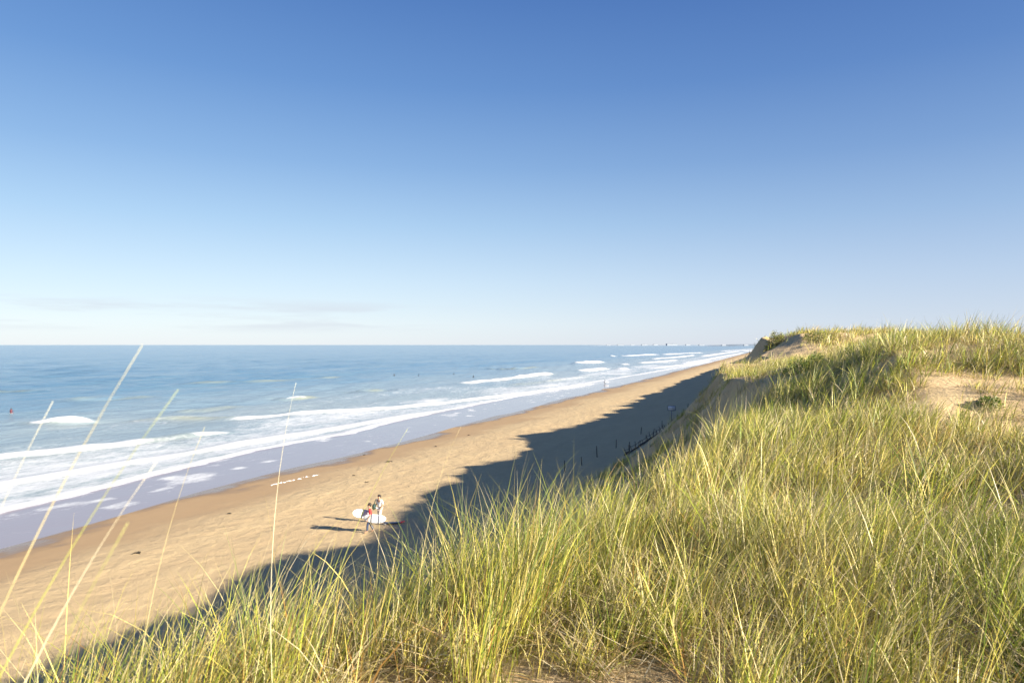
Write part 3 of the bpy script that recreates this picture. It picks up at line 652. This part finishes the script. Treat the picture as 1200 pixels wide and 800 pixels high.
# ------------------------------------------------------------------ people
def skinned(name, verts, edges, rads, mat, parent, sub=2, root=0):
    me = bpy.data.meshes.new(name + '_src'); me.from_pydata([tuple(v) for v in verts], edges, [])
    o = bpy.data.objects.new(name + '_src', me); C.objects.link(o)
    o.modifiers.new('Skin', 'SKIN'); sv = me.skin_vertices[0].data
    for i, r in enumerate(rads): sv[i].radius = (r, r) if not isinstance(r, tuple) else r
    sv[root].use_root = True
    s_ = o.modifiers.new('Sub', 'SUBSURF'); s_.levels = sub; s_.render_levels = sub
    dg = bpy.context.evaluated_depsgraph_get(); m2 = bpy.data.meshes.new_from_object(o.evaluated_get(dg)); m2.name = name
    bpy.data.objects.remove(o)
    return link(name, m2, mat, parent)
def person(loc, rz, J, body_mat, top_mat, leg_mat, hair_mat, label, fingers=True, hair=True, group=None, sub=2):
    """J: joints in metres, x right, y forward. keys pel chest neck head / hip knee ank toe / sho elb wri per side"""
    root = empty('person', loc, rz, label=label, cat='person', group=group)
    v = [J['pel'], J['waist'], J['chest'], J['neck'], J['head']]
    r = [(.14, .11), (.12, .095), (.155, .105), (.055, .055), (.075, .085)]
    e = [(0, 1), (1, 2), (2, 3), (3, 4)]
    top = Vector(J['head']) + (Vector(J['head']) - Vector(J['neck'])).normalized() * .10
    v.append(top); r.append((.07, .08)); e.append((4, 5))
    for sd in ('L', 'R'):
        b = len(v); v += [J['hip' + sd], J['knee' + sd], J['ank' + sd], J['toe' + sd]]; r += [.085, .058, .040, .035]; e += [(0, b), (b, b + 1), (b + 1, b + 2), (b + 2, b + 3)]
        b = len(v); v += [J['sho' + sd], J['elb' + sd], J['wri' + sd]]; r += [.055, .042, .030]; e += [(2, b), (b, b + 1), (b + 1, b + 2)]
        w = Vector(J['wri' + sd]); d = (w - Vector(J['elb' + sd])).normalized(); si = d.orthogonal().normalized(); up = d.cross(si)
        palm = w + d * .08; v.append(palm); r.append((.035, .018)); e.append((b + 2, len(v) - 1)); pi = len(v) - 1
        if fingers:
            for k, (o_, l_) in enumerate(((-.03, .07), (-.01, .085), (.01, .08), (.03, .06))):
                v.append(palm + si * o_ + d * l_ * .6); r.append(.009); e.append((pi, len(v) - 1))
                v.append(palm + si * o_ + d * l_ * .9 + up * .025); r.append(.007); e.append((len(v) - 2, len(v) - 1))
            v.append(w + d * .045 + si * -.055 + up * .02); r.append(.010); e.append((b + 2, len(v) - 1))
    body = skinned('body', v, e, r, body_mat, root, sub)
    hd = Vector(J['head']); fw = Vector(J.get('face', (0, 1, 0)))
    if hair:
        def hf(bm):
            s_ = bmesh.ops.create_uvsphere(bm, u_segments=16, v_segments=12, radius=.112)['verts']
            for q in s_:
                c_ = q.co.copy(); c_.z *= 1.1
                if c_.z < 0 and c_.dot(fw) > -.02: c_ *= .7
                q.co = hd + Vector((0, 0, .055)) - fw * .022 + c_ * 1.02
        bm_obj('hair', hf, hair_mat, root)
    def face(bm):
        si = fw.cross(Vector((0, 0, 1)))
        tube(bm, [hd + fw * .08 + Vector((0, 0, .045)), hd + fw * .112 + Vector((0, 0, .01)), hd + fw * .09], [.008, .014, .01], 6)
    if fingers:
        bm_obj('nose', face, M['skin'], body)
        for q in (-1, 1):
            def eye(bm):
                si = fw.cross(Vector((0, 0, 1)))
                for vv in bmesh.ops.create_uvsphere(bm, u_segments=8, v_segments=6, radius=.011)['verts']: vv.co += hd + fw * .088 + si * .032 * q + Vector((0, 0, .045))
            bm_obj('eye', eye, M['hair'], body)
    if top_mat:
        vv = [J['pel'], J['waist'], J['chest'], Vector(J['chest']).lerp(Vector(J['neck']), .6)]; rr = [(.155, .125), (.14, .115), (.175, .125), (.075, .07)]; ee = [(0, 1), (1, 2), (2, 3)]
        for sd in 'LR':
            b = len(vv); vv += [J['sho' + sd], Vector(J['sho' + sd]).lerp(Vector(J['elb' + sd]), .95)]; rr += [.068, .055]; ee += [(2, b), (b, b + 1)]
        skinned('shirt', vv, ee, rr, top_mat, root, sub)
    if leg_mat:
        vv = [Vector(J['pel']) + Vector((0, 0, .03))]; rr = [(.16, .13)]; ee = []
        for sd in 'LR':
            b = len(vv); vv += [J['hip' + sd], J['knee' + sd], Vector(J['knee' + sd]).lerp(Vector(J['ank' + sd]), .93)]; rr += [.10, .075, .062]; ee += [(0, b), (b, b + 1), (b + 1, b + 2)]
        skinned('trousers', vv, ee, rr, leg_mat, root, sub)
    return root
def walkJ(st=.22, armL=(-.30, .10, .92), armR=(.30, -.05, .95), elL=None, elR=None, lean=.03):
    return dict(pel=(0, 0, .93), waist=(0, .01, 1.10), chest=(0, lean, 1.32), neck=(0, lean + .01, 1.50), head=(0, lean + .03, 1.60),
        hipL=(-.09, 0, .88), kneeL=(-.10, st * .65 + .04, .49), ankL=(-.10, st, .09), toeL=(-.11, st + .16, .035),
        hipR=(.09, 0, .88), kneeR=(.10, -st * .3 + .05, .48), ankR=(.10, -st, .11), toeR=(.11, -st + .15, .035),
        shoL=(-.19, lean, 1.41), elbL=elL or (-.27, -.02, 1.15), wriL=armL, shoR=(.19, lean, 1.41), elbR=elR or (.27, -.04, 1.15), wriR=armR)
def board(name, loc, rot, L, W, mats, lab, stripes=(), th=.06, nose=None, cat='surfboard', group=None):
    root = empty(name, loc, label=lab, cat=cat, group=group); root.rotation_euler = rot
    def prof(u):      # half width along the length
        return W / 2 * max(0.02, (1 - abs(2 * u - 1) ** 2.6)) ** .55 * (1 - .12 * (u - .5))
    n = 22
    def surf(bm, u0, u1, e=0.0):
        rings = []
        for i in range(n + 1):
            u = u0 + (u1 - u0) * i / n; w = prof(u) + e; t_ = th / 2 * (1 - abs(2 * u - 1) ** 3) + .006 + e; rk = .10 * (abs(2 * u - 1)) ** 3
            rings.append([bm.verts.new((w * math.cos(a), (u - .5) * L, rk + t_ * math.sin(a))) for a in [2 * math.pi * k / 14 for k in range(14)]])
        for a, b in zip(rings, rings[1:]):
            for k in range(14): bm.faces.new((a[k], a[(k + 1) % 14], b[(k + 1) % 14], b[k]))
        bm.faces.new(rings[0][::-1]); bm.faces.new(rings[-1])
    bm_obj('board', lambda bm: surf(bm, 0, 1), mats[0], root)
    for (a, b, m_) in stripes: bm_obj('stripe', lambda bm: surf(bm, a, b, .004), m_, root)
    def fin(bm, x_, y_):
        vs = [bm.verts.new((x_ + dx, y_ * L + dy, -dz)) for dx in (-.005, .005) for dy, dz in ((0, 0.01), (.12, 0.01), (-.02, .09))]
        bm.faces.new(vs[:3]); bm.faces.new(vs[3:][::-1])
        for i in range(3): bm.faces.new((vs[i], vs[(i + 1) % 3], vs[3 + (i + 1) % 3], vs[3 + i]))
    for x_, y_ in ((-.12, -.34), (.12, -.34), (0, -.40)):
        bm_obj('fin', lambda bm: fin(bm, x_, y_), M['boardw'], root, smooth=False)
    return root
Zax = YAW
# the one in red, walking seawards with two boards
ax, ay, az = ray_ground(434, 623.5, 80)
rzA = YAW + R(105)
J = walkJ(.20, armL=(-.40, .16, .88), armR=(.38, .10, .90), elL=(-.36, .02, 1.12), elR=(.34, 0, 1.12))
J['hair'] = 1
person((ax, ay, az), rzA, J, M['skin'], M['red'], M['jeans'], M['hair'], 'person in a red top and dark trousers carrying white surfboards along the sand')
def inA(x, y, z): 
    return Vector((ax, ay, az)) + Matrix.Rotation(rzA, 3, 'Z') @ Vector((x, y, z))
board('surfboard', inA(-.34, -.22, .88), (R(24), R(76), rzA + R(14)), 1.35, .58, [M['boardw']], 'white surfboard with two dark bands on the near side of the person in red', [(.30, .345, M['navy']), (.62, .665, M['navy'])], group='white surfboards')
board('surfboard', inA(.30, .50, 1.08), (R(38), R(-70), rzA - R(24)), 1.15, .54, [M['boardw']], 'white surfboard on the far side of the person in red, its nose further left', [(.45, .47, M['navy'])], group='white surfboards')
bx_, by_, bz_ = ray_ground(445, 611.5, 80)
rzB = YAW + R(150)
J = walkJ(.10, armL=(-.28, .16, .98), armR=(.32, .10, .98))
person((bx_, by_, bz_), rzB, J, M['skin'], M['whitecloth'], M['pinkcloth'], M['hair'], 'person in white clothes with dark hair standing behind the person in red')
o0 = Vector((bx_, by_, bz_)); q_ = Matrix.Rotation(YAW, 3, 'Z')
bag = empty('beach_bag', o0 + q_ @ Vector((-.36, .02, .80)), YAW, label='dark green bag hanging at the side of the person in white', cat='bag')
def bagf(bm):
    box(bm, (0, 0, .18), (.20, .34, .36), .06)
bm_obj('bag_body', bagf, M['green'], bag)
bm_obj('strap', lambda bm: tube(bm, [(0, -.14, .34), (.04, -.12, .50), (.10, -.03, .66), (.12, .03, .66), (.05, .12, .50), (0, .14, .34)], [.014] * 6, 6), M['green'], bag)
lx, ly, lz = ray_ground(461, 613.5, 80)
lb = board('surfboard', (lx, ly, lz + .07), (0, 0, YAW + R(-82)), 1.5, .40, [M['boarddark']], 'dark surfboard with a red nose lying on the sand right of the two people', [(.80, .985, M['red'])])
# far walker at the water's edge
fx, fy, fz = ray_ground(709, 451, 400)
person((fx, fy, fz), YAW + R(80), walkJ(.25), M['wetsuit'], None, None, M['hair'], 'distant surfer in a dark wetsuit walking at the water edge', False)
board('surfboard', (fx + .33, fy - .1, fz + 1.0), (R(5), R(80), YAW + R(85)), 1.9, .5, [M['boardw']], 'white surfboard carried by the distant surfer at the water edge', [], group='white surfboards')
# surfers waiting in the water, sitting on boards
def sitJ():
    return dict(pel=(0, 0, .02), waist=(0, .02, .20), chest=(0, .06, .42), neck=(0, .08, .60), head=(0, .10, .70),
        hipL=(-.11, .04, -.02), kneeL=(-.26, .36, -.02), ankL=(-.28, .40, -.42), toeL=(-.28, .5, -.5), hipR=(.11, .04, -.02), kneeR=(.26, .36, -.02), ankR=(.28, .40, -.42), toeR=(.28, .5, -.5),
        shoL=(-.19, .06, .50), elbL=(-.26, .14, .27), wriL=(-.18, .33, .12), shoR=(.19, .06, .50), elbR=(.26, .14, .27), wriR=(.18, .33, .12))
proto = None
from mathutils.bvhtree import BVHTree
wv = {}
def sea_z(x, y):
    i = int(np.argmin(np.abs(tt - x))); j = int(np.argmin(np.abs(ss - y))); return float(z[i, j])
for (px, py, m_, lab, blab) in ((13, 486, 'maroon', 'surfer in a maroon wetsuit sitting on a board just beyond the left breaker', 'board under the maroon surfer beyond the left breaker'), (462, 440.5, 'wetsuit', 'dark surfer waiting in the water, leftmost of the far group', 'board under the leftmost surfer of the far group'), (491, 439.8, 'wetsuit', 'dark surfer waiting in the water, second from left in the far group', 'board under the second surfer from left in the far group'),
                          (532, 438.5, 'wetsuit', 'dark surfer waiting in the water, tallest of the far group before the long breaker', 'board under the tallest dark surfer of the far group'), (555, 441.5, 'wetsuit', 'small dark surfer low in the water right above the long breaker', 'board under the small low surfer right above the long breaker')):
    x_, y_ = P(px, py); zc = sea_z(x_, y_) + .06
    rz_ = R(random.uniform(40, 120))
    person((x_, y_, zc), rz_, sitJ(), M[m_], None, None, M['hair'], lab, False, group='surfers waiting in the water', sub=1)
    fwd = Matrix.Rotation(rz_, 3, 'Z') @ Vector((0, .25, 0))
    board('surfboard', (x_ + fwd.x, y_ + fwd.y, zc - .11), (0, 0, rz_), 1.9, .5, [M['boardw']], blab, group='boards under waiting surfers')

# ------------------------------------------------------------------ far coast
def far_strip(px0, px1, d0, hmax, name, lab, seed, mat='land'):
    n = 90; Vv = []; rows = 5
    for i in range(n):
        u = i / (n - 1); X = ((px0 + (px1 - px0) * u) - 600) / 800 * d0; hh = hmax * sstep(0, .12, u) * (1.0) * (0.55 + 0.75 * float(vnoise(np.array(u * 14), np.array(0.0), seed)))
        for k, (dy, hz) in enumerate(((0, -6), (40, .35), (160, 1.0), (600, .9), (1200, -6))):
            x_, y_ = c2w(X, d0 + dy); Vv.append((x_, y_, hz * hh if hz > 0 else hz))
    o = link(name, mesh_np(name, np.array(Vv), grid_faces(n, rows)), M[mat]); return tag(o, lab, 'hills', kind='structure')
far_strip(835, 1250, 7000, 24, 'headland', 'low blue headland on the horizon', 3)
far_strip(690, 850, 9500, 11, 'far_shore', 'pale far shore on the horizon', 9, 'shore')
bi = 0
def building(px, d, w, h, lab):
    h *= 0.7
    x_, y_ = c2w((px - 600) / 800 * d, d); b = empty('town_building', (x_, y_, 4), YAW, label=lab, cat='building', group='pale buildings of the town on the horizon')
    bm_obj('wall', lambda bm: box(bm, (0, 0, h / 2), (w, w * .6, h)), M['wall'], b, smooth=False)
    def rf(bm):
        vs = [bm.verts.new(p) for p in ((-w / 2 - 1, -w * .32, h), (w / 2 + 1, -w * .32, h), (w / 2 + 1, w * .32, h), (-w / 2 - 1, w * .32, h), (-w / 2 + 2, 0, h + 4), (w / 2 - 2, 0, h + 4))]
        for f in ((0, 1, 5, 4), (2, 3, 4, 5), (1, 2, 5), (3, 0, 4), (3, 2, 1, 0)): bm.faces.new([vs[k] for k in f])
    bm_obj('roof', rf, M['roof'], b, smooth=False)
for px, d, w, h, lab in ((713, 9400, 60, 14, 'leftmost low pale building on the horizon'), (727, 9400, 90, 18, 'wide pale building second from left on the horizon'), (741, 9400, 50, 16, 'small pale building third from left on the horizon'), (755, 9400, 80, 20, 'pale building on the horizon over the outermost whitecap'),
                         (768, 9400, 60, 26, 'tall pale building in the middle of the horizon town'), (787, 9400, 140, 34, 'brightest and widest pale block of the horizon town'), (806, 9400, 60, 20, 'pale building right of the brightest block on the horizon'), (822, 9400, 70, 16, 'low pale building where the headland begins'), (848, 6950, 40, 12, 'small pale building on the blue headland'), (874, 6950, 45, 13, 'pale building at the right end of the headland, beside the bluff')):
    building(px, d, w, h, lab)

# ------------------------------------------------------------------ world, sun, camera
W = bpy.data.worlds.new('World'); S.world = W; W.use_nodes = True
nt = W.node_tree; nt.nodes.clear()
out = N(nt, 'ShaderNodeOutputWorld'); bg = N(nt, 'ShaderNodeBackground', Strength=0.09)
sky = N(nt, 'ShaderNodeTexSky'); sky.sky_type = 'NISHITA'; sky.sun_disc = False; sky.sun_elevation = SUN_ELEV; sky.sun_rotation = SUN_AZ
sky.air_density = 1.0; sky.dust_density = 0.2; sky.ozone_density = 1.5; sky.altitude = 0
tc = N(nt, 'ShaderNodeTexCoord'); sep = N(nt, 'ShaderNodeSeparateXYZ'); nt.links.new(tc.outputs['Generated'], sep.inputs[0])
# thin bank of stratus low over the sea
mp = N(nt, 'ShaderNodeMapping'); mp.inputs['Scale'].default_value = (2.2, 2.2, 26.0); nt.links.new(tc.outputs['Generated'], mp.inputs[0])
cn = N(nt, 'ShaderNodeTexNoise', Scale=1.6, Detail=6.0, Roughness=0.55); nt.links.new(mp.outputs[0], cn.inputs['Vector'])
band = math_(nt, 'MULTIPLY', maprange(nt, sep.outputs[2], 0.012, 0.03), maprange(nt, sep.outputs[2], 0.07, 0.045))
cl = math_(nt, 'MULTIPLY', maprange(nt, cn.outputs['Fac'], 0.44, 0.62), band)
cl = math_(nt, 'MULTIPLY', math_(nt, 'MULTIPLY', cl, 0.5), maprange(nt, sep.outputs[0], -0.38, -0.6))
ramp = N(nt, 'ShaderNodeValToRGB'); nt.links.new(sep.outputs[2], ramp.inputs[0])
cr = ramp.color_ramp; cr.elements[0].position = 0.0; cr.elements[0].color = (.63, .71, .81, 1); cr.elements[1].position = 1.0; cr.elements[1].color = (.02, .07, .25, 1)
for p_, c_ in ((.03, (.63, .73, .83)), (.09, (.52, .66, .81)), (.17, (.35, .53, .745)), (.25, (.215, .385, .655)), (.35, (.115, .26, .56)), (.45, (.07, .185, .475))):
    e_ = cr.elements.new(p_); e_.color = (*c_, 1)
sc_ = mixc(nt, 1.0, ramp.outputs[0], (4.05, 4.05, 4.1), 'MULTIPLY')
dot = N(nt, 'ShaderNodeVectorMath'); dot.operation = 'DOT_PRODUCT'; nt.links.new(tc.outputs['Generated'], dot.inputs[0]); dot.inputs[1].default_value = (math.sin(SUN_AZ) * math.cos(SUN_ELEV), math.cos(SUN_AZ) * math.cos(SUN_ELEV), math.sin(SUN_ELEV))
# the sky is deepest at right angles to the sun
dk = maprange(nt, dot.outputs['Value'], 0.15, -0.75, 0.84, 1.02)
dkc = N(nt, 'ShaderNodeCombineColor'); nt.links.new(dk, dkc.inputs[0]); nt.links.new(dk, dkc.inputs[1]); nt.links.new(math_(nt, 'ADD', math_(nt, 'MULTIPLY', dk, 0.6), 0.4), dkc.inputs[2])
base_sky = mixc(nt, 1.0, mixc(nt, 0.9, sky.outputs[0], sc_), dkc.outputs[0], 'MULTIPLY')
cloudy = mixc(nt, cl, base_sky, (2.5, 2.65, 3.0))
nt.links.new(cloudy, bg.inputs[0]); nt.links.new(bg.outputs[0], out.inputs[0])
sd = bpy.data.lights.new('sun', 'SUN'); sd.energy = 5.0; sd.angle = R(0.5); sd.color = (1.0, 0.90, 0.75)
so = bpy.data.objects.new('sun', sd); C.objects.link(so)
dv = Vector((math.sin(SUN_AZ) * math.cos(SUN_ELEV), math.cos(SUN_AZ) * math.cos(SUN_ELEV), math.sin(SUN_ELEV)))
so.rotation_euler = dv.to_track_quat('Z', 'Y').to_euler(); so.location = (60, -10, 60)
cd = bpy.data.cameras.new('camera'); co = bpy.data.objects.new('camera', cd); C.objects.link(co); S.camera = co
co.location = (0, 0, CAMZ); co.rotation_euler = (R(90), 0, YAW)
cd.lens = 24; cd.sensor_width = 36; cd.clip_end = 150000; cd.clip_start = 0.05; cd.shift_y = 0.0033
cd.dof.use_dof = True; cd.dof.focus_distance = 7.0; cd.dof.aperture_fstop = 3.5
S.view_settings.view_transform = 'Standard'; S.view_settings.look = 'None'; S.view_settings.gamma = 1; S.view_settings.exposure = 1.56
S.render.engine = 'CYCLES'
